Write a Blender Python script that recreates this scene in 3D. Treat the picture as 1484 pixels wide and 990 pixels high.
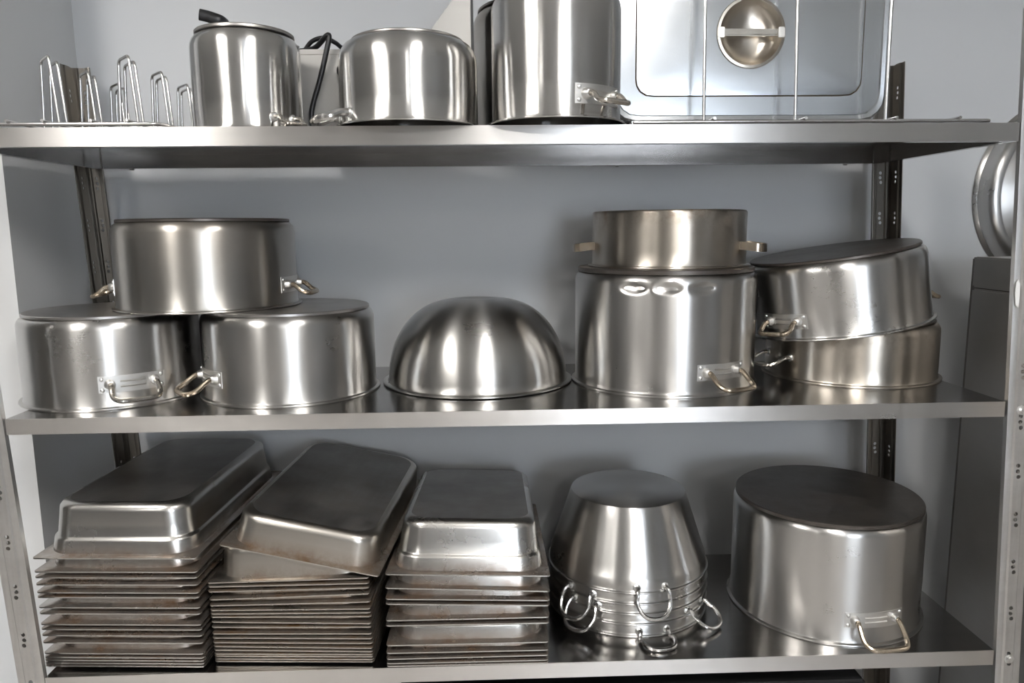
import bpy, bmesh, math, random
from mathutils import Vector, Matrix
from math import sin, cos, pi, radians as RAD
for o in list(bpy.data.objects): bpy.data.objects.remove(o)
random.seed(7)
S = bpy.context.scene; COL = S.collection

# ------------------------------------------------------------------ camera
# world: x right along the rack, y into the wall, z up; z = 0 is the top of the middle shelf
F_PX = 1078.0
YAW, PITCH, ROLL = 0.0331, 0.1500, 0.0098
cam = bpy.data.objects.new('camera', bpy.data.cameras.new('camera')); COL.objects.link(cam)
f = Vector((sin(YAW)*cos(PITCH), cos(YAW)*cos(PITCH), -sin(PITCH)))
r = Vector((cos(YAW), -sin(YAW), 0)); d = f.cross(r)
r2 = cos(ROLL)*r + sin(ROLL)*d; d2 = -sin(ROLL)*r + cos(ROLL)*d
CAM = Vector((.9074, -1.3828, .3417))
m = Matrix((r2, -d2, -f)).transposed().to_4x4(); m.translation = CAM
cam.matrix_world = m
cam.data.sensor_width = 36; cam.data.lens = 36*F_PX/1484; cam.data.clip_start = .02
S.camera = cam
def ray(u, v): return r2*((u-742)/F_PX) + d2*((v-495)/F_PX) + f
def aty(u, v, y):
    q = ray(u, v); return CAM + q*((y-CAM.y)/q.y)

# ------------------------------------------------------------------ world, exposure
w = bpy.data.worlds.new('world'); S.world = w; w.use_nodes = True
bg = w.node_tree.nodes['Background']; bg.inputs[0].default_value = (.84, .91, 1, 1); bg.inputs[1].default_value = 17.0
S.view_settings.view_transform = 'Standard'; S.view_settings.look = 'None'
S.view_settings.gamma = 1; S.view_settings.use_curve_mapping = False
S.view_settings.exposure = -0.20

# ------------------------------------------------------------------ materials
def nt(name):
    m = bpy.data.materials.new(name); m.use_nodes = True
    t = m.node_tree; b = t.nodes['Principled BSDF']
    return m, t, b
def setp(b, col, rough, metal=0, **k):
    b.inputs['Base Color'].default_value = (*col, 1); b.inputs['Roughness'].default_value = rough
    b.inputs['Metallic'].default_value = metal
    for a, v in k.items(): b.inputs[a].default_value = v
def paint(name, col, rough=.6, var=.04, scale=3, bump=.02):
    m, t, b = nt(name); setp(b, col, rough)
    tc = t.nodes.new('ShaderNodeTexCoord'); n = t.nodes.new('ShaderNodeTexNoise'); n.inputs['Scale'].default_value = scale; n.inputs['Detail'].default_value = 4
    t.links.new(tc.outputs['Object'], n.inputs['Vector'])
    cr = t.nodes.new('ShaderNodeValToRGB')
    cr.color_ramp.elements[0].position = .3; cr.color_ramp.elements[1].position = .7
    cr.color_ramp.elements[0].color = (*[c*(1-var) for c in col], 1); cr.color_ramp.elements[1].color = (*[min(1, c*(1+var)) for c in col], 1)
    t.links.new(n.outputs['Fac'], cr.inputs[0]); t.links.new(cr.outputs[0], b.inputs['Base Color'])
    if bump:
        n2 = t.nodes.new('ShaderNodeTexNoise'); n2.inputs['Scale'].default_value = 180; n2.inputs['Detail'].default_value = 3
        t.links.new(tc.outputs['Object'], n2.inputs['Vector'])
        bp = t.nodes.new('ShaderNodeBump'); bp.inputs['Strength'].default_value = bump; bp.inputs['Distance'].default_value = .004
        t.links.new(n2.outputs['Fac'], bp.inputs['Height']); t.links.new(bp.outputs[0], b.inputs['Normal'])
    return m
def steel(name, col=(.62, .61, .59), rough=.3, aniso=0.0, brush=(6, 6, 1400), var=.12, stain=0.0, stain_col=(.20, .12, .06), stain_scale=5, zband=None, blotch=0.0, dirt=.35, linear=0.0, lo=.40, lipz=None):
    """stainless steel; brush = noise stretch giving fine scratches; stain = burnt-on brown deposits; zband=(z0,z1): deposits gather between these heights"""
    m, t, b = nt(name); setp(b, col, rough, 1.0); N = t.nodes; L = t.links
    if aniso: var *= .45
    tc = N.new('ShaderNodeTexCoord')
    oi = N.new('ShaderNodeObjectInfo'); ra = N.new('ShaderNodeVectorMath'); ra.operation = 'ADD'; rs = N.new('ShaderNodeMath'); rs.operation = 'MULTIPLY'; rs.inputs[1].default_value = 9
    L.new(oi.outputs['Random'], rs.inputs[0]); L.new(tc.outputs['Object'], ra.inputs[0]); L.new(rs.outputs[0], ra.inputs[1])
    mp = N.new('ShaderNodeMapping'); mp.inputs['Scale'].default_value = brush; L.new(ra.outputs[0], mp.inputs['Vector'])
    n = N.new('ShaderNodeTexNoise'); n.inputs['Scale'].default_value = 1; n.inputs['Detail'].default_value = 5; L.new(mp.outputs[0], n.inputs['Vector'])
    big = N.new('ShaderNodeTexNoise'); big.inputs['Scale'].default_value = 7; big.inputs['Detail'].default_value = 6; big.inputs['Roughness'].default_value = .65; L.new(ra.outputs[0], big.inputs['Vector'])
    mr = N.new('ShaderNodeMapRange'); mr.inputs['To Min'].default_value = rough*(.96 if aniso else .88); mr.inputs['To Max'].default_value = rough*(1.05 if aniso else 1.13)
    mixn = N.new('ShaderNodeMath'); mixn.operation = 'MULTIPLY_ADD'; mixn.inputs[1].default_value = .35 if not aniso else .12
    half = N.new('ShaderNodeMath'); half.operation = 'MULTIPLY'; half.inputs[1].default_value = .65 if not aniso else .88
    L.new(big.outputs['Fac'], half.inputs[0]); L.new(n.outputs['Fac'], mixn.inputs[0]); L.new(half.outputs[0], mixn.inputs[2])
    mr.inputs['From Min'].default_value = .3; mr.inputs['From Max'].default_value = .7
    L.new(mixn.outputs[0], mr.inputs['Value']); L.new(mr.outputs[0], b.inputs['Roughness'])
    cr = N.new('ShaderNodeValToRGB'); e = cr.color_ramp.elements
    e[0].position = .32; e[1].position = .68
    e[0].color = (*[c*(1-var) for c in col], 1); e[1].color = (*[min(1, c*(1+var*.6)) for c in col], 1)
    L.new(mixn.outputs[0], cr.inputs[0]); last = cr.outputs[0]
    if blotch:
        b2 = N.new('ShaderNodeTexNoise'); b2.inputs['Scale'].default_value = 9; b2.inputs['Detail'].default_value = 5; L.new(ra.outputs[0], b2.inputs['Vector'])
        r2_ = N.new('ShaderNodeMapRange'); r2_.inputs['From Min'].default_value = .45; r2_.inputs['From Max'].default_value = .7; r2_.inputs['To Max'].default_value = blotch; L.new(b2.outputs['Fac'], r2_.inputs['Value'])
        mx = N.new('ShaderNodeMix'); mx.data_type = 'RGBA'; L.new(r2_.outputs[0], mx.inputs[0]); L.new(last, mx.inputs[6]); mx.inputs[7].default_value = (.16, .15, .14, 1); last = mx.outputs[2]
    if stain:
        sn = N.new('ShaderNodeTexNoise'); sn.inputs['Scale'].default_value = stain_scale; sn.inputs['Detail'].default_value = 8; sn.inputs['Roughness'].default_value = .7
        L.new(ra.outputs[0], sn.inputs['Vector'])
        sr = N.new('ShaderNodeMapRange'); sr.inputs['From Min'].default_value = lo; sr.inputs['From Max'].default_value = .68; sr.inputs['To Max'].default_value = stain
        L.new(sn.outputs['Fac'], sr.inputs['Value']); fac = sr.outputs[0]
        if zband:
            sp = N.new('ShaderNodeSeparateXYZ'); L.new(tc.outputs['Object'], sp.inputs[0])
            zr = N.new('ShaderNodeMapRange'); zr.inputs['From Min'].default_value = zband[0]; zr.inputs['From Max'].default_value = zband[1]
            zr.inputs['To Min'].default_value = 0; zr.inputs['To Max'].default_value = 1; L.new(sp.outputs['Z'], zr.inputs['Value'])
            mu = N.new('ShaderNodeMath'); mu.operation = 'MULTIPLY'; L.new(fac, mu.inputs[0]); L.new(zr.outputs[0], mu.inputs[1]); fac = mu.outputs[0]
            if lipz is not None:                        # the rolled lip is rubbed clean
                lr_ = N.new('ShaderNodeMapRange'); lr_.inputs['From Min'].default_value = lipz-.0006; lr_.inputs['From Max'].default_value = lipz; L.new(sp.outputs['Z'], lr_.inputs['Value'])
                m2 = N.new('ShaderNodeMath'); m2.operation = 'MULTIPLY'; L.new(fac, m2.inputs[0]); L.new(lr_.outputs[0], m2.inputs[1]); fac = m2.outputs[0]
        mx = N.new('ShaderNodeMix'); mx.data_type = 'RGBA'; L.new(fac, mx.inputs[0]); L.new(last, mx.inputs[6]); mx.inputs[7].default_value = (*stain_col, 1); last = mx.outputs[2]
        mm = N.new('ShaderNodeMapRange'); mm.inputs['To Min'].default_value = 1; mm.inputs['To Max'].default_value = dirt; L.new(fac, mm.inputs['Value']); L.new(mm.outputs[0], b.inputs['Metallic'])
    L.new(last, b.inputs['Base Color'])
    if aniso:
        tg = N.new('ShaderNodeTangent'); tg.direction_type = 'RADIAL'; tg.axis = 'Z'
        L.new(tg.outputs[0], b.inputs['Tangent']); b.inputs['Anisotropic'].default_value = aniso; b.inputs['Anisotropic Rotation'].default_value = .25
    if linear:                                      # straight brushing along x
        cx_ = N.new('ShaderNodeCombineXYZ'); cx_.inputs[0].default_value = 1
        L.new(cx_.outputs[0], b.inputs['Tangent']); b.inputs['Anisotropic'].default_value = linear; b.inputs['Anisotropic Rotation'].default_value = .25
    return m
M = {}
M['wall'] = paint('wall_paint', (.62, .635, .655), .42, .015, 1.5, .015)
M['wall_l'] = paint('wall_paint_side', (.62, .63, .64), .5, .015, 1.5, .015)
M['dark_wall'] = paint('dark_unseen_wall', (.22, .22, .22), .35, .06, 4)  # unseen room walls, made dark to deepen contrast on the steel
M['ceiling'] = paint('ceiling_paint', (.72, .72, .70), .8)
M['floor'] = paint('floor_tile', (.46, .44, .42), .4, .12, 5)
M['shelf'] = steel('shelf_steel_shaded', (.40, .39, .38), .20, brush=(6, 60, 60), var=.10, blotch=.15)  # same sheet as the edge, darker: dark reflections put into the colour
M['edge'] = steel('shelf_edge_steel_lit', (.70, .68, .66), .30, brush=(3, 60, 60), var=.06, blotch=.06, linear=.82)  # lighter copy of the shelf steel; lamp light on the face put into colour
M['post_rear'] = steel('shaded_post_steel', (.22, .205, .185), .34, brush=(160, 160, 2), var=.15)  # darker copy of the post steel; shade and dark reflections put into colour
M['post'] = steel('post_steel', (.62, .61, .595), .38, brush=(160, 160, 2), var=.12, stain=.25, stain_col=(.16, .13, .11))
M['pot'] = steel('brushed_pot_steel', (.53, .52, .505), .28, .85, var=.07)
M['pot_new'] = steel('polished_pot_steel', (.62, .61, .595), .21, .88, var=.05)
M['pot_old'] = steel('worn_pot_steel', (.42, .405, .38), .30, .82, var=.10, stain=.35, stain_scale=4, stain_col=(.25, .18, .11), zband=(.06, .17), lo=.42)
M['pot_tan'] = steel('heat_tinted_pot_steel', (.50, .46, .405), .29, .8, var=.12, stain=.9, stain_scale=16, stain_col=(.16, .085, .03), zband=(.055, .125), lo=.46)
M['base'] = steel('burnt_base_steel', (.33, .31, .29), .36, .0, brush=(30, 30, 30), var=.25, stain=.6, stain_scale=7, stain_col=(.05, .04, .035), blotch=.4)
M['base_new'] = steel('clean_base_steel', (.50, .48, .46), .34, .0, brush=(30, 30, 30), var=.15, blotch=.3)
M['base_dark'] = steel('blackened_base_steel', (.15, .137, .125), .38, .0, brush=(30, 30, 30), var=.25, stain=.8, stain_scale=8, stain_col=(.045, .03, .022), blotch=.4)
M['bowl'] = steel('bowl_steel', (.50, .49, .472), .28, .88, var=.06)
M['wire'] = steel('chromed_wire', (.72, .71, .70), .22, brush=(20, 20, 20), var=.06)
M['handle'] = steel('handle_steel', (.66, .63, .58), .18, brush=(30, 30, 30), var=.10, stain=.3, stain_scale=18)
M['handle_brown'] = steel('tarnished_handle_steel', (.52, .45, .36), .24, brush=(30, 30, 30), var=.15, stain=.5, stain_scale=22)
M['plate'] = steel('bracket_steel', (.68, .67, .65), .40, brush=(30, 30, 200), var=.10)
M['rivet'] = steel('rivet_aluminium', (.78, .78, .77), .32, brush=(30, 30, 30), var=.06)
M['pan'] = steel('pan_steel', (.56, .545, .52), .26, brush=(8, 8, 8), var=.05, stain=.95, stain_scale=8, stain_col=(.19, .095, .035), zband=(.026, .002), blotch=0, dirt=.65, lo=.34, lipz=-.0004)
M['pan_b'] = steel('pan_steel_browned', (.54, .51, .465), .29, brush=(8, 8, 8), var=.06, stain=.95, stain_scale=9, stain_col=(.20, .105, .04), zband=(.030, .002), blotch=0, dirt=.65, lo=.36, lipz=-.0004)
M['pan_base'] = steel('pan_base_steel', (.29, .275, .26), .36, brush=(60, 8, 8), var=.22, stain=.35, stain_scale=10, stain_col=(.10, .075, .055), blotch=.45)
M['lid'] = steel('lid_steel', (.56, .585, .61), .19, brush=(4, 900, 900), var=.08)
M['groove'] = steel('lid_groove_grime', (.30, .26, .20), .4, brush=(30, 30, 30), var=.2, stain=.5, stain_scale=14)
M['cab'] = steel('cabinet_steel', (.56, .54, .515), .45, brush=(3, 3, 60), var=.06, blotch=.08)
M['box'] = steel('appliance_steel', (.34, .33, .315), .42, brush=(3, 3, 60), var=.06)
M['black'] = paint('black_rubber', (.012, .012, .014), .38, .2, 30, .05)
M['tub'] = paint('black_plastic', (.018, .018, .019), .35, .2, 8, .05)
M['dark'] = paint('dark_laminate', (.05, .048, .047), .4, .15, 4)
M['white'] = paint('white_enamel', (.74, .74, .73), .35, .03, 4, 0)

# ------------------------------------------------------------------ mesh helpers
def mesh(name, v, fcs, mat, parent=None, smooth=35, loc=None, rot=None):
    me = bpy.data.meshes.new(name); me.from_pydata([tuple(p) for p in v], [], fcs); me.update()
    bm = bmesh.new(); bm.from_mesh(me); bmesh.ops.recalc_face_normals(bm, faces=bm.faces); bm.to_mesh(me); bm.free()
    return link(name, me, mat, parent, smooth, loc, rot)
def link(name, me, mat, parent=None, smooth=35, loc=None, rot=None):
    if mat and not me.materials: me.materials.append(M[mat] if isinstance(mat, str) else mat)
    if smooth:
        for p in me.polygons: p.use_smooth = True
        me.set_sharp_from_angle(angle=RAD(smooth))
    o = bpy.data.objects.new(name, me); COL.objects.link(o)
    if parent: o.parent = parent
    if loc is not None: o.location = loc
    if rot is not None: o.rotation_euler = rot
    return o
def empty(name, loc=(0, 0, 0), rot=(0, 0, 0)):
    o = bpy.data.objects.new(name, None); COL.objects.link(o); o.location = loc; o.rotation_euler = rot; o.empty_display_size = .05
    return o
def tag(o, label, cat, group=None):
    o['label'] = label; o['category'] = cat
    if group: o['group'] = group
    return o
def lathe(prof, n=72):
    """profile of (r, z); r = 0 at an end closes it"""
    v, fc, rings = [], [], []
    for (rr, z) in prof:
        if rr < 1e-6: rings.append([len(v)]); v.append((0, 0, z))
        else:
            rings.append(list(range(len(v), len(v)+n)))
            v += [(rr*cos(2*pi*k/n), rr*sin(2*pi*k/n), z) for k in range(n)]
    for a, b in zip(rings, rings[1:]):
        for k in range(n):
            k2 = (k+1) % n
            if len(a) == 1 and len(b) == 1: continue
            if len(a) == 1: fc.append((a[0], b[k], b[k2]))
            elif len(b) == 1: fc.append((a[k], a[k2], b[0]))
            else: fc.append((a[k], a[k2], b[k2], b[k]))
    return v, fc
def smooth_path(pts, sub=6, closed=False):
    P = [Vector(p) for p in pts]; out = []
    n = len(P)
    for i in range(n if closed else n-1):
        p0 = P[(i-1) % n] if closed or i > 0 else P[0]*2-P[1]
        p1 = P[i]; p2 = P[(i+1) % n]
        p3 = P[(i+2) % n] if closed or i+2 < n else p2*2-p1
        for k in range(sub):
            t = k/sub
            out.append(.5*((2*p1)+(p2-p0)*t+(2*p0-5*p1+4*p2-p3)*t*t+(3*p1-p0-3*p2+p3)*t**3))
    if not closed: out.append(P[-1])
    return out
def rounded(pts, rad, seg=4):
    """polyline with its inner corners rounded"""
    P = [Vector(p) for p in pts]; out = [P[0]]
    for a, b, c in zip(P, P[1:], P[2:]):
        u, w_ = (a-b), (c-b); k = min(rad, u.length*.45, w_.length*.45)
        s, e = b+u.normalized()*k, b+w_.normalized()*k
        for i in range(seg+1):
            t = i/seg; out.append(s*(1-t)**2+b*2*t*(1-t)+e*t*t)
    out.append(P[-1]); return out
def tube(path, rad, n=10, flat=1.0):
    P = [Vector(p) for p in path]; v, fc = [], []
    T = [(P[min(i+1, len(P)-1)]-P[max(i-1, 0)]).normalized() for i in range(len(P))]
    up = Vector((0, 0, 1)) if abs(T[0].z) < .9 else Vector((1, 0, 0))
    a = (up-T[0]*up.dot(T[0])).normalized()
    for i, p in enumerate(P):
        a = (a-T[i]*a.dot(T[i])).normalized(); b = T[i].cross(a)
        v += [p+a*(rad*cos(2*pi*k/n))+b*(rad*flat*sin(2*pi*k/n)) for k in range(n)]
    for i in range(len(P)-1):
        for k in range(n):
            k2 = (k+1) % n; fc.append((i*n+k, i*n+k2, (i+1)*n+k2, (i+1)*n+k))
    fc.append(tuple(range(n))); fc.append(tuple(range((len(P)-1)*n, len(P)*n)))
    return v, fc
def merge(*vs):
    v, fc = [], []
    for a, b in vs:
        o = len(v); v += list(a); fc += [tuple(i+o for i in q) for q in b]
    return v, fc
def box(x0, x1, y0, y1, z0, z1, bev=0.0):
    if bev:
        bm = bmesh.new(); bmesh.ops.create_cube(bm, size=1)
        for p in bm.verts: p.co = Vector(((x0+x1)/2+p.co.x*(x1-x0), (y0+y1)/2+p.co.y*(y1-y0), (z0+z1)/2+p.co.z*(z1-z0)))
        bmesh.ops.bevel(bm, geom=bm.edges[:], offset=bev, segments=2, affect='EDGES')
        bm.verts.index_update(); v = [p.co.copy() for p in bm.verts]; fc = [tuple(q.index for q in ff.verts) for ff in bm.faces]; bm.free()
        return v, fc
    v = [(x, y, z) for z in (z0, z1) for y in (y0, y1) for x in (x0, x1)]
    return v, [(0, 1, 3, 2), (4, 5, 7, 6), (0, 1, 5, 4), (2, 3, 7, 6), (0, 2, 6, 4), (1, 3, 7, 5)]

# ------------------------------------------------------------------ the room
YW = .58; XW = -.10; FLOOR = -1.2; CEIL = 1.42; X0, X1, Y0 = -4.2, 5.2, -6.2
def struct(name, vf, mat, smooth=0):
    o = mesh(name, *vf, mat, smooth=smooth); o['kind'] = 'structure'; return o
struct('wall_back', box(X0, X1, YW, YW+.12, FLOOR, CEIL), 'wall')
struct('wall_left', box(X0, XW, .245, YW-.001, FLOOR, CEIL), 'wall_l')            # the pier beside the rack, its end face lit
struct('floor', box(X0, X1, Y0, YW, FLOOR-.1, FLOOR), 'floor')
struct('ceiling', box(X0, X1, Y0, YW, CEIL, CEIL+.1), 'ceiling')
struct('wall_side_left', box(X0-.1, X0, Y0, YW, FLOOR, CEIL), 'dark_wall')
struct('wall_side_right', box(X1, X1+.1, Y0, YW, FLOOR, CEIL), 'dark_wall')
# far wall behind the camera with a window opening
wx0, wx1, wz0, wz1 = 1.75, 3.25, -.30, 1.22
struct('wall_front', merge(box(X0, wx0, Y0-.1, Y0, FLOOR, CEIL), box(wx1, X1, Y0-.1, Y0, FLOOR, CEIL), box(wx0, wx1, Y0-.1, Y0, FLOOR, wz0), box(wx0, wx1, Y0-.1, Y0, wz1, CEIL)), 'dark_wall')
fr = struct('window_1', merge(box(wx0, wx0+.06, Y0-.08, Y0-.03, wz0, wz1), box(wx1-.06, wx1, Y0-.08, Y0-.03, wz0, wz1), box(wx0, wx1, Y0-.08, Y0-.03, wz0, wz0+.06), box(wx0, wx1, Y0-.08, Y0-.03, wz1-.06, wz1), box(2.47, 2.53, Y0-.08, Y0-.03, wz0, wz1)), 'white')
struct('door_1', box(-1.6, -.6, Y0+.001, Y0+.04, FLOOR, .85), 'dark')
# ceiling lamps: near pair; unseen far pair added to lift light between the shelves
def emis(name, col, s):
    m, t, b = nt(name); setp(b, (.8, .8, .8), .5); b.inputs['Emission Color'].default_value = (*col, 1); b.inputs['Emission Strength'].default_value = s; return m
M['lamp'] = emis('lamp_diffuser', (1, .97, .93), 68)
LAMPS = [(-.40, -1.35, 'over the aisle nearer the wall pier'), (1.30, -1.60, 'over the aisle nearer the steel cabinet'), (-1.7, -4.6, 'added as unseen fill light near the dark door'), (1.1, -5.0, 'added as unseen fill light near the window')]
for lx, ly, where in LAMPS:
    e = tag(empty('ceiling_lamp', (lx, ly, CEIL)), 'white ceiling panel lamp ' + where, 'lamp', 'ceiling lamps')
    mesh('lamp_housing', *box(-.14, .14, -.47, .47, -.05, -.0005, .006), 'white', e)
    mesh('lamp_diffuser', *box(-.12, .12, -.45, .45, -.0525, -.0505), 'lamp', e, 0)

# ------------------------------------------------------------------ the rack
LEAN = -.044                                    # the whole rack leans a little to the left
rack = tag(empty('storage_rack', (0, 0, FLOOR)), 'stainless steel storage rack with three shelves on slotted angle posts', 'rack')
def off(z): return LEAN*z
def shelf_mesh(x0, x1, z, th, D=.48):
    t = .0015; P = [box(x0, x1, 0, D, z-t, z)]
    P += [box(x0, x1, D-t, D, z-th, z-t), box(x0, x0+t, t, D-t, z-th, z-t), box(x1-t, x1, t, D-t, z-th, z-t)]
    P += [box(x0+t, x1-t, t-.0015, .017, z-th, z-th+t), box(x0+t, x1-t, D-.017, D-t, z-th, z-th+t), box(x0+t, x0+.016, .017, D-.017, z-th, z-th+t), box(x1-.016, x1-t, .017, D-.017, z-th, z-th+t)]
    # omega stiffener under the sheet
    return merge(*P)
ZT, ZM, ZB = .527, .0, -.524
SH = [(ZT, -.034, 1.893, .0335), (ZM, .006, 1.914, .030), (ZB, .026, 1.938, .032)]
for z, x0, x1, th in SH:
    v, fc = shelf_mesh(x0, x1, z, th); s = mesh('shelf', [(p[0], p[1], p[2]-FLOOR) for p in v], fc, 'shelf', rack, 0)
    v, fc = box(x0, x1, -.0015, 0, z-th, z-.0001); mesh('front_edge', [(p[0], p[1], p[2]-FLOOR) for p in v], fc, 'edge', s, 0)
    for xx in (x0+.10, (x0+x1)/2+.3, x1-.10):
        for yy in (.2, .462):
            a, b = lathe([(0, 0), (.004, -.0005), (.006, -.003), (.004, -.0045), (0, -.0045)], 10)
            mesh('spot_rivet', a, b, 'rivet', s, 35, (xx, yy, z-FLOOR-(.0016 if yy < .4 else th)))
def post(x, y, sx, sy, z0, z1, mat='post', wd=1.0):
    """rolled angle post with triplets of slots; (x, y) outer corner at z = 0, sx/sy direction of its two flanges"""
    prof = [(.052, .010), (.051, .001), (.043, 0), (.039, 0), (.036, -.003), (.017, -.003), (.014, 0), (.001, 0), (0, .001), (0, .013), (.003, .016), (.003, .036), (0, .039), (0, .05)]
    t = .0018; pl = [Vector((a, b, 0)) for a, b in prof]; inner = []
    for i, p in enumerate(pl):
        tg = (pl[min(i+1, len(pl)-1)]-pl[max(i-1, 0)]).normalized(); nrm = Vector((-tg.y, tg.x, 0)); inner.append(p-nrm*t if i else p-nrm*t)
    loop = pl+inner[::-1]; n = len(loop)
    v = [(p.x, p.y, z0) for p in loop]+[(p.x, p.y, z1) for p in loop]
    fc = [(i, (i+1) % n, n+(i+1) % n, n+i) for i in range(n)]
    h = len(pl)
    for k in (0, n):
        for i in range(h-1): fc.append((k+i, k+i+1, k+n-2-i, k+n-1-i))
    me = bpy.data.meshes.new('p'); me.from_pydata(v, [], fc)
    bm = bmesh.new(); bm.from_mesh(me); bmesh.ops.recalc_face_normals(bm, faces=bm.faces); bm.to_mesh(me); bm.free()
    cut = []
    z = z0+.06
    while z < z1-.03:
        for k, dx in ((-1, -.0008), (0, .0012), (1, .0006)):
            zz = z+k*.0115
            for ax in (0, 1):
                c, fcs = lathe([(0, -.01), (.0042, -.01), (.0042, .01), (0, .01)], 10)
                if ax == 0: c = [(.0265+dx+p[0], p[2]-.001, zz+p[1]) for p in c]
                else: c = [(p[2]+.001, .026+dx+p[0], zz+p[1]) for p in c]
                cut.append((c, fcs))
        z += .1
    cv, cf = merge(*cut); mc = bpy.data.meshes.new('c'); mc.from_pydata(cv, [], cf)
    bm = bmesh.new(); bm.from_mesh(mc); bmesh.ops.recalc_face_normals(bm, faces=bm.faces); bm.to_mesh(mc); bm.free()
    a = bpy.data.objects.new('pa', me); b = bpy.data.objects.new('pb', mc); COL.objects.link(a); COL.objects.link(b)
    md = a.modifiers.new('b', 'BOOLEAN'); md.object = b; md.operation = 'DIFFERENCE'; md.solver = 'EXACT'
    dg = bpy.context.evaluated_depsgraph_get(); out = bpy.data.meshes.new_from_object(a.evaluated_get(dg))
    bpy.data.objects.remove(a); bpy.data.objects.remove(b); out.name = 'post'
    flip = sx*sy < 0
    for p in out.vertices:
        c = p.co; p.co = Vector((x+sx*c.x*wd+off(c.z), y+sy*c.y, c.z-FLOOR))
    if flip: out.flip_normals()
    out.materials.clear()
    return link('post', out, mat, rack, 30)
ZP = .728
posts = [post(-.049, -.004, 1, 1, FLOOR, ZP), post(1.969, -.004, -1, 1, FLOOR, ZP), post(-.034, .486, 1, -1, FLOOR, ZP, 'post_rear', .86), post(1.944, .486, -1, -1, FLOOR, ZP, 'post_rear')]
bolt = lathe([(0, .006), (.005, .006), (.0065, .004), (.0065, .001), (.010, .001), (.010, 0), (0, 0)], 8)
for z, x0, x1, th in SH:
    for px, po in ((-.0225, posts[0]), (1.9425, posts[1])):
        mesh('bolt', *bolt, 'rivet', po, 30, (px+off(z-.016), -.0072, z-.016-FLOOR), (RAD(90), 0, 0))

st = [aty(u, v_, -.0075) for u, v_ in ((1472, 442), (1471, 425), (1473, 409), (1476, 405), (1478.5, 412), (1478, 428), (1475.5, 446))]
v = [(p.x, -.0076, p.z-FLOOR) for p in st]+[(p.x, -.0068, p.z-FLOOR) for p in st]; n = len(st)
mesh('torn_sticker', v, [tuple(range(n)), tuple(range(n, 2*n))]+[(i, (i+1) % n, n+(i+1) % n, n+i) for i in range(n)], 'white', posts[1], 0)

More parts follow.
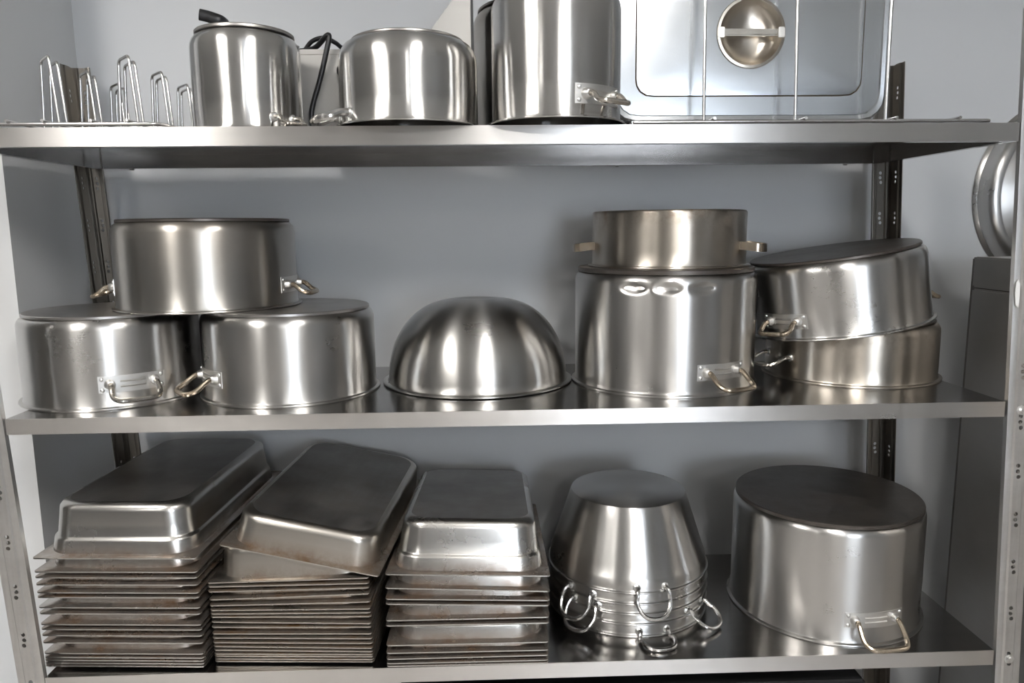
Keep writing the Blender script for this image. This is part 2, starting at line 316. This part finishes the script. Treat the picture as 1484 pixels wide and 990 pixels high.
# ------------------------------------------------------------------ pots
def pot_profile(R, h, lip=.008, sh=.020, t=.0016):
    o = [(R+lip, 0), (R+lip+.0006, .0018), (R+lip, .0036), (R+.0015, .0050), (R, .009), (R, h*.3), (R, h*.7), (R, h-sh)]
    for k in range(1, 6):
        a = k/5*pi/2; o.append((R-sh*.75*(1-cos(a)), h-sh+sh*sin(a)))
    o.append((0, h))
    i = [(0, h-t), (R-sh*.75-t, h-t), (R-t, h-sh-t), (R-t, .004), (R+lip, 0)]
    return o+i
def add_handle(p, R, z, ang, kind='loop', w=.040, out=.045, drop=.022, rad=.0052, mat='handle', flip=1, bracket=True, slope=0.0):
    """a handle on the wall of pot p: ang = direction it faces (0 = +x, -90 = towards the viewer)"""
    fr_ = empty('x', (0, 0, 0)); bpy.data.objects.remove(fr_)
    A = RAD(ang); n = Vector((cos(A), sin(A), 0)); t = Vector((-sin(A), cos(A), 0))
    def W(a, b, c):                                 # a along the wall, b outwards, c up (wraps on the cylinder)
        th = a/R; q = Vector((cos(A+th), sin(A+th), 0)); return q*(R)+n*b+Vector((0, 0, z+c))
    def Wc(a, b, c):
        th = a/R; q = Vector((cos(A+th), sin(A+th), 0)); return q*(R+b)+Vector((0, 0, z+c))
    if kind == 'loop':
        pts = [W(-w, .0, 0), W(-w, .012, 0), W(-w*1.02, .020, -drop*.15), W(-w*1.04, out*.72, -drop*.75), W(-w*.86, out*.96, -drop), W(-w*.45, out, -drop*1.05), W(w*.45, out, -drop*1.05), W(w*.86, out*.96, -drop), W(w*1.04, out*.72, -drop*.75), W(w*1.02, .020, -drop*.15), W(w, .012, 0), W(w, 0, 0)]
        hd = mesh('handle', *tube(smooth_path(pts, 4), rad, 10), mat, p)
    elif kind == 'hang':
        pts = [W(-w, 0, 0), W(-w, .010, .002), W(-w*1.1, .019, -.006), W(-w*1.16, out*.6, -drop*.45), W(-w*.92, out*.88, -drop*.82), W(-w*.4, out, -drop), W(w*.4, out, -drop), W(w*.92, out*.88, -drop*.82), W(w*1.16, out*.6, -drop*.45), W(w*1.1, .019, -.006), W(w, .010, .002), W(w, 0, 0)]
        hd = mesh('handle', *tube(smooth_path(pts, 5), rad, 10), mat, p)
    else:                                           # flat strap
        pts = [W(-w, -.001, 0), W(-w*.98, .006, 0), W(-w*.95, out*.8, -drop*.6), W(-w*.8, out, -drop*.8), W(0, out*1.03, -drop*.9), W(w*.8, out, -drop*.8), W(w*.95, out*.8, -drop*.6), W(w*.98, .006, 0), W(w, -.001, 0)]
        pth = rounded(pts, .012, 4); v, fc = [], []
        for i, q in enumerate(pth):
            tg = (pth[min(i+1, len(pth)-1)]-pth[max(0, i-1)]).normalized(); sd = tg.cross(Vector((0, 0, 1))).normalized()
            for a, b in ((-.0015, -.0085), (.0015, -.0085), (.0015, .0085), (-.0015, .0085)): v.append(q+sd*a+Vector((0, 0, b)))
        for i in range(len(pth)-1):
            for k in range(4): fc.append((i*4+k, i*4+(k+1) % 4, i*4+4+(k+1) % 4, i*4+4+k))
        fc += [(0, 1, 2, 3), tuple(range(len(v)-4, len(v)))]
        hd = mesh('handle', v, fc, mat, p, 30)
    if not bracket: 
        for a in (-w, w):
            c, fcs = lathe([(0, 0), (.0085, 0), (.0085, .002), (.006, .004), (0, .004)], 16)
            c = [Wc(a+q[0], q[2], q[1]) for q in c]; mesh('washer', c, fcs, 'rivet', hd)
        return hd
    if kind == 'strap': return hd
    bw, bh = w+.020, .0165
    NB = 14; v, fc = [], []
    for i in range(NB+1):
        a = -bw+2*bw*i/NB
        for b, c in ((-.0005, -bh), (.0014, -bh), (.0014, bh), (-.0005, bh)): v.append(Wc(a, b, c))
    for i in range(NB):
        for k in range(4): fc.append((i*4+k, i*4+(k+1) % 4, i*4+4+(k+1) % 4, i*4+4+k))
    fc += [(0, 1, 2, 3), tuple(range(len(v)-4, len(v)))]
    mesh('bracket', v, fc, 'plate', hd, 30)
    v, fc = [], []
    for cz in (-.005, .005):                        # two pressed ribs
        o = len(v); rr = []
        for i in range(9):
            a = (-.55+1.1*i/8)*w
            for b, c in ((.001, -.0025), (.0035, 0), (.001, .0025)): v.append(Wc(a, b, cz+c))
        for i in range(8):
            for k in range(2): fc.append((o+i*3+k, o+i*3+k+1, o+i*3+k+4, o+i*3+k+3))
    mesh('rib', v, fc, 'plate', hd, 60)
    for a in (-1, 1):
        for c in (-1, 1):
            q, fcs = lathe([(.0042, 0), (.0038, .0014), (.002, .0024), (0, .0027)], 10)
            mesh('rivet', [Wc(a*(bw-.007)+k[0], .0012+k[2], c*(bh-.006)+k[1]) for k in q], fcs, 'rivet', hd, 60)
        q, fcs = lathe([(.0105, 0), (.0095, .004), (.0078, .010), (.0055, .011)], 14)
        mesh('ferrule', [W(a*w+k[0], .001+k[2], k[1]) for k in q], fcs, 'plate', hd, 50)
    return hd
def pot(label, x, y, z, R, h, mat='pot', base='base', bt=.007, lip=.008, rot=(0, 0, 0), sh=.020, handles=(), group=None, bin_=.010, cat='pot'):
    e = tag(empty('cooking_pot', (x, y, z), rot), label, cat, group)
    mesh('body', *lathe(pot_profile(R, h, lip, sh)), mat, e, 30)
    if bt:
        rb = R-bin_; mesh('base_plate', *lathe([(0, h-.0002), (rb-.002, h-.0002), (rb, h+.001), (rb, h+bt-.0015), (rb-.0018, h+bt), (rb*.55, h+bt-.0006), (0, h+bt-.001)]), base, e, 30)
    for hk in handles: add_handle(e, R, **hk)
    return e
def pair(ang, **k): return [dict(ang=ang, **k), dict(ang=ang+180, **k)]

# middle shelf
pot('wide squat steel pot upside down on middle shelf beside the left wall pier', .106, .221, ZM+.0002, .172, .176, 'pot', 'base_new', handles=pair(-54, z=.050, w=.041, out=.045, drop=.025))
pot('wide squat steel pot upside down between the other squat pot and the dome bowl', .478, .236, ZM+.0002, .181, .176, 'pot', 'base_new', handles=[dict(ang=-142, z=.050, w=.040, out=.055, drop=.024, mat='handle_brown'), dict(ang=64, z=.050, w=.034, out=.036, drop=.02, mat='handle_brown')])
pot('squat steel pot with burnt base rim, bridging two pots below it', .303, .262, ZM+.184, .184, .178, 'pot_old', 'base_dark', handles=[dict(ang=a_, z=.046, w=.036, out=.045, drop=.018, mat='handle_brown') for a_ in (-3, -170)])
bp = []
Rb, Hb = .203, .186
bowl_o = [(.213, .001), (.2155, .0022), (.2155, .0045), (.213, .006), (.206, .0065), (Rb, .010)]
for k in range(1, 19):
    a = k/18*(pi/2)
    bowl_o.append((max(.048, .048+(Rb-.048)*cos(a)**.92) if k < 18 else .048, .010+(Hb-.010)*sin(a)**1.0))
bowl_o += [(.045, Hb+.0008), (.040, Hb-.001), (0, Hb-.0015)]
bowl_i = [(0, Hb-.003), (.045, Hb-.003)]+[(max(0.001, q[0]-.0015), q[1]-.0015) for q in bowl_o[23:4:-1]]+[(.206, .0045), (.213, .001)]
e = tag(empty('mixing_bowl', (.884, .306, ZM+.0002)), 'brushed steel mixing bowl lying upside down as a dome', 'bowl')
mesh('bowl_body', *lathe(bowl_o+bowl_i, 96), 'bowl', e, 40)
def dented(o, R, spots):
    for p in o.data.vertices:
        c = p.co; a = math.atan2(c.y, c.x)
        for (aa, zz, wa, wz, dp) in spots:
            q = ((a-aa)*R/wa)**2+((c.z-zz)/wz)**2
            if q < 4 and c.xy.length > R*.8:
                k = dp*math.exp(-q**1.6); n = c.xy.normalized(); c.x -= n.x*k; c.y -= n.y*k
pD = pot('tall steel pot with dents under its burnt base, carrying a shallow pan', 1.306, .277, ZM+.0002, .199, .247, 'pot', 'base_dark', bt=.010, bin_=.006, sh=.018, handles=pair(-66, z=.050, w=.040, out=.058, drop=.026, mat='handle_brown'))
for ch in pD.children:
    if ch.name.startswith('body'):
        pr = pot_profile(.199, .247, .008, .018); fine = []
        for a, b in zip(pr, pr[1:]):
            fine.append(a)
            if b[1] > a[1]+.05 and a[0] > .198: fine += [(a[0], a[1]+(b[1]-a[1])*k/22) for k in range(1, 22)]
        fine.append(pr[-1]); v, fc = lathe(fine, 220); me = bpy.data.meshes.new('body'); me.from_pydata(v, [], fc)
        bm = bmesh.new(); bm.from_mesh(me); bmesh.ops.recalc_face_normals(bm, faces=bm.faces); bm.to_mesh(me); bm.free()
        me.materials.append(M['pot']); ch.data = me
        for p in me.polygons: p.use_smooth = True
        sp = []
        for u, v_ in ((914, 412), (966, 411), (1019, 410)):
            q = aty(u, v_, .277-.185); sp.append((math.atan2(q.y-.277, q.x-1.306), .221, .024, .010, .007))
        dented(ch, .199, sp); me.set_sharp_from_angle(angle=RAD(40))
e = tag(empty('saute_pan', (1.318, .30, ZM+.2573)), 'shallow heat-tinted steel pan with flat strap handles on the tall dented pot', 'pan')
mesh('body', *lathe(pot_profile(.170, .121, .009, .006)), 'pot_tan', e, 30)
for a in (-28, 172): add_handle(e, .170, .045, a, 'strap', w=.042, out=.042, drop=.006, mat='handle_brown')
pot('low steel pot with brown scorch marks under the tilted pot', 1.757, .318, ZM+.0002, .186, .128, 'pot_tan', 'base_dark', bt=.005, handles=[dict(ang=-170, z=.050, w=.045, out=.055, drop=.016, bracket=False, rad=.0045), dict(ang=76, z=.050, w=.045, out=.050, drop=.016, bracket=False, rad=.0045)], cat='pot')
pot('tilted squat steel pot leaning over the low scorched pot', 1.727, .312, .1185, .192, .162, 'pot', 'base_dark', rot=(0, RAD(-8.6), 0), handles=[dict(ang=a_, z=.042, w=.036, out=.045, drop=.018, mat='handle_brown') for a_ in (-150, 6)])
# bottom shelf
pot('large deep steel pot with blackened base, alone at the end of the bottom shelf', 1.683, .235, ZB+.0002, .205, .250, 'pot', 'base_dark', bt=.009, bin_=.004, sh=.016, handles=pair(-84, z=.056, w=.045, out=.055, drop=.034, mat='handle_brown'))
# top shelf
pot('small deep steel pot upside down beside the wire hook rack', .452, .128, ZT+.0002, .101, .181, 'pot_new', 'base_new', bt=.006, sh=.028, handles=[dict(ang=-36, z=.024, w=.022, out=.04, drop=.014, rad=.004, bracket=False), dict(ang=128, z=.024, w=.022, out=.04, drop=.014, rad=.004, bracket=False)])
pot('medium polished steel pot overhanging the top shelf edge, in front of the steel chute', .768, .060, ZT+.0002, .127, .152, 'pot_new', 'base_new', bt=.005, sh=.036, bin_=.024, handles=[dict(ang=-158, z=.020, w=.040, out=.048, drop=.010, rad=.007, mat='pot_new', bracket=False), dict(ang=117, z=.020, w=.040, out=.048, drop=.010, rad=.007, mat='pot_new', bracket=False)])
pot('tall polished steel stockpot overhanging the top shelf edge beside the pan lids', 1.039, .027, ZT+.0002, .117, .222, 'pot_new', 'base_new', bt=.006, sh=.024, handles=[dict(ang=a_, z=.040, w=.032, out=.042, drop=.016, rad=.0048) for a_ in (-54, 100)])
pot('tall dull steel stockpot half hidden behind the polished stockpot', 1.026, .355, ZT+.0002, .140, .285, 'pot_old', 'base', bt=.006, sh=.03, handles=pair(-15, z=.05, out=.04))

# nested tapered basins
def basin(label, k, z, rz, hang, out, drop, mat='pot'):
    e = tag(empty('tapered_basin', (1.228, .268, z)), label, 'basin', 'nested tapered basins')
    R, r0, h = .180, .128, .172; t = .0009
    o = [(R+.005, .0), (R+.0058, .0016), (R+.005, .0032), (R+.0012, .0046), (R, .010), (R-.001, .026), (R-.0035, .030)]
    for i in range(1, 7): o.append((R-.0035+(r0+.004-R+.0035)*i/6, .030+(h-.036)*i/6))
    o += [(r0+.002, h-.0022), (r0-.003, h), (r0*.6, h-.0015), (0, h-.002)]
    inn = [(0, h-.003), (r0-.004, h-.001-t)]+[(q[0]-t, q[1]-t) for q in o[12:3:-1]]+[(R+.005, 0)]
    mesh('body', *lathe(o+inn), mat, e, 30)
    for a in (hang, hang+180): add_handle(e, R-.001, .0115, a, 'hang', w=.031, out=out, drop=drop, rad=.0044, mat='wire', bracket=False)
    return e
BN = [('topmost tapered basin of the nested stack, its round base showing', .0985, -84, .038, .050), ('tapered basin second from the top of the nested stack', .0735, -134, .042, .048), ('tapered basin third from the top of the nested stack', .0505, -130, .046, .045), ('tapered basin second from the bottom of the nested stack', .0275, -44, .055, .029), ('bottom tapered basin of the nested stack, resting on the shelf', .0002, -82, .064, .006)]
for k, (lb, dz, ha, ho, hd_) in enumerate(BN): basin(lb, k, ZB+dz, 0, ha, ho, hd_)

# ------------------------------------------------------------------ gastronorm pans, upside down in stacks
def rrect(hx, hy, rad, z, seg=7):
    out = []
    for cx, cy, a0 in ((hx-rad, hy-rad, 0), (-(hx-rad), hy-rad, 90), (-(hx-rad), -(hy-rad), 180), (hx-rad, -(hy-rad), 270)):
        for k in range(seg+1):
            a = RAD(a0+90*k/seg); out.append((cx+rad*cos(a), cy+rad*sin(a), z))
    return out
def ring_mesh(rings, cap=True):
    n = len(rings[0]); v = [p for r_ in rings for p in r_]; fc = []
    for i in range(len(rings)-1):
        for k in range(n): fc.append((i*n+k, i*n+(k+1) % n, (i+1)*n+(k+1) % n, (i+1)*n+k))
    if cap: fc.append(tuple(range((len(rings)-1)*n, len(rings)*n)))
    return v, fc
HX, HY = .1625, .265
def pan_meshes(h, step, mat):
    """body shell from the rolled rim up to the flat base; the base sheet is its own part"""
    R = [rrect(HX-.001, HY-.001, .006, -.0035), rrect(HX, HY, .007, -.003), rrect(HX, HY, .007, -.0006), rrect(HX-.0012, HY-.0012, .006, 0), rrect(HX-.0095, HY-.0095, .052, 0), rrect(HX-.0125, HY-.0125, .052, .0025)]
    if step:
        R += [rrect(HX-.0155, HY-.0155, .052, .026), rrect(HX-.0163, HY-.0163, .052, .029), rrect(HX-.0195, HY-.0195, .050, .0312), rrect(HX-.021, HY-.021, .050, .035)]
        i0, z0 = .021, .035
    else: i0, z0 = .0135, .006
    i1 = i0+(h-.018-z0)*.10
    R += [rrect(HX-(i0+i1)/2, HY-(i0+i1)/2, .050, (z0+h-.018)/2), rrect(HX-i1, HY-i1, .050, h-.018)]
    for k in range(1, 5):
        a = k/4*pi/2; R.append(rrect(HX-i1-.016*(1-cos(a)), HY-i1-.016*(1-cos(a)), .048, h-.018+.018*sin(a)))
    body = ring_mesh(R, cap=False)
    e = i1+.016
    base = ring_mesh([rrect(HX-e, HY-e, .048, h), rrect(HX-e-.012, HY-e-.012, .040, h-.0002), rrect(HX-e-.06, HY-e-.06, .03, h-.0009)], cap=True)
    res = []
    for nm, (v, fc), mt in (('body', body, mat), ('base', base, 'pan_base')):
        o = mesh(nm, v, fc, mt, None, 40); me = o.data; bpy.data.objects.remove(o); res.append(me)
    return res
PAN100 = pan_meshes(.100, True, 'pan'); PAN65 = pan_meshes(.066, False, 'pan_b')
ORD = ['', 'topmost', 'second', 'third', 'fourth', 'fifth', 'sixth', 'seventh', 'eighth', 'ninth', 'tenth', 'eleventh', 'twelfth', 'thirteenth', 'fourteenth', 'fifteenth', 'sixteenth', 'seventeenth', 'eighteenth', 'nineteenth', 'twentieth']
def pan(me, loc, rot, label, grp, show_base):
    e = tag(empty('steam_table_pan', loc, rot), label, 'pan', grp)
    link('body', me[0], None, e, 0)
    link('base', me[1], None, e, 0)
    return e
def stack(rows, me_of, grp, words, yfront, tilt_back=None, yaw=0.0, crooked=0.0, rollk=1.0):
    """rows: front rim seen as (left px, left py, right px, right py), from the top pan down"""
    for i, (u0, v0, u1, v1) in enumerate(rows):
        a = aty(u0, v0, yfront); b = aty(u1, v1, yfront)
        lift = max(0, ZB+.0042+.0062*(len(rows)-1-i)-min(a.z, b.z)); a.z += lift; b.z += lift
        c = (a+b)/2
        roll = math.atan2(b.z-a.z, b.x-a.x)*(rollk if lift == 0 else 0)
        tb = math.degrees(math.asin(max(0, tilt_back*(c.z-ZB-.005))/.53)) if tilt_back else 0.0
        if i == 0 and crooked: tb = crooked
        rz = RAD(yaw[i] if isinstance(yaw, (list, tuple)) else yaw)
        rot = Matrix.Rotation(rz, 3, 'Z') @ Matrix.Rotation(-RAD(tb), 3, 'X') @ Matrix.Rotation(-roll, 3, 'Y')
        cen = Vector((c.x, yfront, c.z)) + rot @ Vector((0, HY, 0))
        n = len(rows)
        where = ORD[i+1]+' pan' + ('' if i == 0 else ' from the top')
        lb = f'{where} of the {words}'
        if i == n-1: lb = f'bottom pan of the {words}, lying on the shelf'
        pan(me_of(i), cen, rot.to_euler(), lb, grp, i < 2)
# px rows read from the photograph's rim edges
L1 = [809, 828.5, 836.7, 847, 858.5, 865.3, 880, 889, 904.6, 911.7, 920.5, 931, 946.5, 952.3, 957.5, 962.5, 967.5]
rows1 = [(45+(v-809)*.125, v, 281.5+(v-809)*.085, v-.6+(v-809)*.006) for v in L1]
stack(rows1, lambda i: PAN100, 'pans in the stack by the wall pier', 'pan stack by the left rack post', .018, yaw=-3.4, rollk=0)
c2 = lambda a, b: (299+(a-425)*.024, 740+a/3.961, 533+(a-425)*.018, 740+b/3.961)
rows2 = [c2(425, 372), c2(447, 402), c2(476, 428), c2(522, 462), c2(556, 508), c2(583, 548), c2(604, 570), c2(622, 592), c2(650, 632), c2(680, 652), c2(718, 690), c2(742, 718), c2(768, 745), c2(791, 773), c2(812, 792), c2(838, 818), c2(862, 850), c2(886, 874), c2(906, 899)]
rows2 = [(317.8, 794, 546, 829.6)]+rows2
stack(rows2, lambda i: PAN65, 'pans in the middle stack', 'middle pan stack with the crooked top', .02, yaw=[-5.2]+[-3.2]*19, crooked=-1.2)
c3 = lambda a, b: (559, 740+a/3.961, 795.5, 740+b/3.961)
rows3 = [c3(355, 380), c3(430, 472), c3(497, 520), c3(525, 550), c3(632, 605), c3(660, 640), c3(775, 748), c3(818, 795), c3(855, 822), c3(880, 858), c3(905, 884)]
stack(rows3, lambda i: PAN100, 'pans in the stack beside the basins', 'pan stack beside the tapered basins', -.004, tilt_back=.28, yaw=-.6, rollk=.55)

# ------------------------------------------------------------------ top shelf: wire racks
def wire_obj(name, paths, rad, mat, parent):
    return mesh(name, *merge(*[tube(p, rad, 8) for p in paths]), mat, parent, 50)
zr = ZT+.0065
hk = tag(empty('wire_rack', (.15, .2, ZT)), 'chromed wire rack with upright hairpin hooks beside the wall', 'wire rack')
O = Vector((.15, .2, ZT))
def wp(parent, nm, pts, rad=.0026, rr=.008): return mesh(nm, *tube(rounded([Vector(p)-O for p in pts], rr, 4), rad, 8), 'wire', parent, 50)
wp(hk, 'frame_rod', [(.012, .425, zr), (.012, .006, zr), (.322, .006, zr), (.335, .040, zr), (.335, .425, zr), (.016, .425, zr)], .0036, .012)
for x in (.065, .128, .212, .275): wp(hk, 'cross_rod', [(x, -.001, zr+.0055), (x, .430, zr+.0055)], .0028)
for bx, ys in ((.095, (.1, .24, .37)), (.242, (.1, .245, .38))):
    for y in ys:
        for (ox, oy) in ((0, 0), (-.012, .05)):
            xa, ya = bx+ox, y+oy
            wp(hk, 'hook', [(xa+.009, ya, zr+.006), (xa, ya, .671), (xa-.039, ya+.044, .671), (xa-.045, ya+.044, zr+.006)], .0028, .010)
lr = tag(empty('lid_rack', (1.5, .1, ZT)), 'tall wire rack holding steel pan lids upright', 'wire rack')
O = Vector((1.5, .1, ZT))
wp(lr, 'frame_rod', [(1.182, .018, zr), (1.852, .018, zr), (1.852, .40, zr), (1.182, .40, zr), (1.182, .024, zr)], .0034, .012)
for x in (1.33, 1.5, 1.67, 1.79): wp(lr, 'cross_rod', [(x, .013, zr+.0055), (x, .405, zr+.0055)], .0028)
for xa, xb in ((1.314, 1.309), (1.486, 1.477), (1.657, 1.654)):
    wp(lr, 'divider', [(xa, .030, zr+.002), (xb, .030, .90), (xb, .29, .90), (xa, .29, zr+.002)], .0030, .015)
# lids of the pans
def ang_ring(hx, hz, rad, y, n=120):
    out = []
    for k in range(n):
        a = 2*pi*k/n; dx, dz = cos(a), sin(a)
        lo, hi = 0, 1
        def inside(t):
            px, pz = abs(dx*t), abs(dz*t)
            if px > hx or pz > hz: return False
            ex, ez = px-(hx-rad), pz-(hz-rad)
            return not (ex > 0 and ez > 0 and ex*ex+ez*ez > rad*rad)
        for _ in range(30):
            mid = (lo+hi)/2
            if inside(mid): lo = mid
            else: hi = mid
        out.append((dx*lo, y, dz*lo))
    return out
def pan_lid(label, x, y, lean, dz=0.0):
    hx, hz = .265, .1625
    e = tag(empty('pan_lid', (x, y, ZT+.0155+hz+dz), (RAD(-lean), 0, 0)), label, 'lid', 'pan lids in the wire rack')
    R = [ang_ring(hx-.001, hz-.001, .045, .010), ang_ring(hx, hz, .045, .009), ang_ring(hx, hz, .045, .002), ang_ring(hx-.003, hz-.003, .043, 0), ang_ring(hx-.010, hz-.010, .040, .001), ang_ring(hx-.012, hz-.012, .040, .004), ang_ring(hx-.046, hz-.046, .030, .004)]
    n = len(R[0]); v, fc = ring_mesh(R, False); mesh('rim', v, fc, 'lid', e, 30)
    v, fc = ring_mesh([ang_ring(hx-.046, hz-.046, .030, .004), ang_ring(hx-.0472, hz-.0472, .030, .0062), ang_ring(hx-.0484, hz-.0484, .029, .0022)], False); mesh('groove', v, fc, 'groove', e, 30)
    cr = lambda q, yy: [(q*cos(2*pi*k/n), yy, q*sin(2*pi*k/n)) for k in range(n)]
    v, fc = ring_mesh([ang_ring(hx-.0484, hz-.0484, .029, .0022), ang_ring(hx-.060, hz-.060, .025, .0015), cr(.066, .0015)], False); mesh('panel', v, fc, 'lid', e, 30)
    v, fc = ring_mesh([cr(.066, .0015), cr(.0648, -.0008), cr(.060, -.0012), cr(.0578, .001), cr(.0555, .006), cr(.048, .014), cr(.034, .020), cr(.014, .022)], True); mesh('dish', v, fc, 'pot_tan', e, 40)
    b = mesh('grip_bar', *box(-.053, .053, -.003, .004, -.0065, .0065, .0025), 'handle', e, 40)
    for s in (-1, 1): mesh('grip_tab', *box(s*.0575-.006, s*.0575+.006, -.0035, .0012, -.0095, .0095, .001), 'plate', b, 40)
    return e
pan_lid('front steel pan lid standing upright with a round recessed grip', 1.414, .078, .4)
pan_lid('steel pan lid standing behind the front lid, its edge showing', 1.424, .106, .4)
pan_lid('rearmost steel pan lid in the wire rack, its edge just showing', 1.428, .134, .4)

# appliance behind the small pots
yb = .262; bxm = .565
e = tag(empty('countertop_appliance', (bxm, .33, ZT)), 'grey steel appliance housing with a looped black cable, behind two pots', 'appliance')
mesh('housing', *box(-.105, .085, yb-.33, .10, .0003, .192, .004), 'box', e, 30)
mesh('top_seam', *box(-.1055, .0855, yb-.3305, .1005, .180, .1815), 'base', e, 0)
mesh('knob', *lathe([(0, .018), (.013, .018), (.016, .015), (.016, 0), (0, 0)], 20), 'black', e, 40, (.052, yb-.331, .145), (RAD(90), 0, 0))
def cab(pts): return [Vector(p)-Vector((bxm, .33, ZT)) for p in pts]
zt = ZT+.192
q1 = [aty(445, 120, .31), aty(438, 76, .30), aty(452, 60, .29), aty(470, 55, .28), aty(486, 62, .29), aty(497, 80, .31), aty(500, 110, .34)]
q1[0] = Vector((q1[0].x-.03, .30, zt+.004)); q1[-1] = Vector((q1[-1].x+.03, .33, zt+.004)); q1[-2].z = zt+.012
mesh('cable', *tube(smooth_path(cab(q1), 6), .0048, 8), 'black', e, 60)
q2 = [Vector((.50, .31, zt+.005)), aty(455, 70, .275), aty(472, 53, .245), aty(477, 53, .243), aty(473, 75, .244), aty(464, 115, .246), aty(452, 160, .248), Vector((aty(450, 180, .248).x, .248, ZT+.012)), Vector((.50, .25, ZT+.0085))]
mesh('cable', *tube(smooth_path(cab(q2), 6), .0055, 8), 'black', e, 60)
mesh('cable_gland', *tube(cab([Vector((.505, .285, zt-.001)), Vector((.51, .285, zt+.013))]), .008, 12), 'rivet', e, 40)
# sloping sheet-metal chute
a0, a1, a2, a3 = aty(622, 46, .225), aty(684, -22, .225), aty(684, 100, .225), aty(628, 100, .225)
e = tag(empty('feed_chute', ((a0.x+a1.x)/2, .26, ZT)), 'sloping sheet-steel chute standing behind the medium polished pot', 'chute')
OO = Vector(((a0.x+a1.x)/2, .26, ZT))
def prism(pts, y0, y1):
    n = len(pts); v = [(p[0], y0, p[1]) for p in pts]+[(p[0], y1, p[1]) for p in pts]
    return v, [tuple(range(n)), tuple(range(n, 2*n))]+[(i, (i+1) % n, n+(i+1) % n, n+i) for i in range(n)]
P = [(a0.x-.06, ZT+.0003), (a1.x-.004, ZT+.0003), (a1.x-.004, a1.z), (a1.x-.018, a1.z), (a0.x, a0.z), (a0.x-.06, a0.z-.065)]
mesh('side_sheet', *prism([(p[0]-OO.x, p[1]-OO.z) for p in P], -.035, .025), 'box', e, 20)
mesh('edge_trim', *box(a1.x-OO.x-.0038, a1.x-OO.x+.001, -.037, .024, .0003, a1.z-OO.z), 'black', e, 0)
# black-handled turner lying on the small pot
tz = ZT+.1877
h0, h1 = aty(289, 21, .075), aty(332, 34, .085)
e = tag(empty('turner', (.42, .10, tz)), 'black-handled kitchen turner lying on top of the small deep pot', 'utensil')
TO = Vector((.42, .10, tz))
hd = [(h0-TO), (h0.lerp(h1, .3)-TO)+Vector((0, 0, .001)), (h0.lerp(h1, .7)-TO), (Vector((.425, .100, tz+.0115))-TO)]
mesh('grip', *tube(smooth_path(hd, 5), .0105, 12, .75), 'black', e, 60)
mesh('blade', *box(.0, .095, -.015, .045, .0004, .0016), 'plate', e, 0)
mesh('neck', *box(-.008, .03, .0, .012, .0012, .008, .001), 'plate', e, 0)

# ------------------------------------------------------------------ beside and below the rack
cx0 = 2.068; zc = .266
e = tag(empty('steel_cabinet', (cx0+.33, 0, FLOOR)), 'tall grey steel cabinet standing at the right of the rack', 'cabinet')
def L(v, o): return [(p[0]-o[0], p[1]-o[1], p[2]-o[2]) for p in v]
oc = (cx0+.33, 0, FLOOR)
v, fc = box(cx0, cx0+.66, -.30, .36, FLOOR+.0005, .191, .004); mesh('cabinet_body', L(v, oc), fc, 'cab', e, 30)
v, fc = box(cx0-.0004, cx0+.66, -.30, .36, .1935, zc, .004); mesh('top_panel', L(v, oc), fc, 'cab', e, 30)
v, fc = box(cx0+.006, cx0+.65, -.29, .352, .1895, .195); mesh('seam', L(v, oc), fc, 'base_dark', e, 0)
v, fc = box(cx0+.004, cx0+.02, .352, .372, FLOOR+.0005, zc-.002, .003); mesh('rear_shadow_line', L(v, oc), fc, 'base', e, 30)  # dark strip standing in for the shadow line at the cabinet's rear edge
pc = aty(1437, 281, .52)
R = .245
e = tag(empty('wall_pan', (pc.x+R, YW-.0008, pc.z), (RAD(90), 0, 0)), 'large round steel pan hung on the wall above the steel cabinet', 'pan')
mesh('pan_body', *lathe([(R+.012, 0), (R+.013, .003), (R+.011, .006), (R+.004, .010), (R+.002, .03), (R, .045), (R-.003, .053), (R-.010, .058), (R-.022, .0592), (R-.024, .0582), (R-.027, .0582), (R-.030, .0592), (0, .0592), (0, .057), (R-.02, .057), (R-.004, .045), (R, .008), (R+.012, 0)], 96), 'pot', e, 35)
# dark tub under the bottom shelf
e = tag(empty('storage_tub', (1.2, .23, FLOOR)), 'black plastic storage tub under the bottom shelf', 'tub')
def taper(x0, x1, y0, y1, z0, z1, k):
    v, fc = box(x0, x1, y0, y1, z0, z1, .012)
    return [(p[0]*(1-k+k*(p[2]-z0)/(z1-z0)), p[1]*(1-k+k*(p[2]-z0)/(z1-z0)), p[2]) for p in v], fc
mesh('tub_body', *taper(-.46, .46, -.20, .22, .0005, .585, .14), 'tub', e, 30)
mesh('tub_lid', *box(-.485, .485, -.215, .235, .586, .606, .006), 'tub', e, 30)
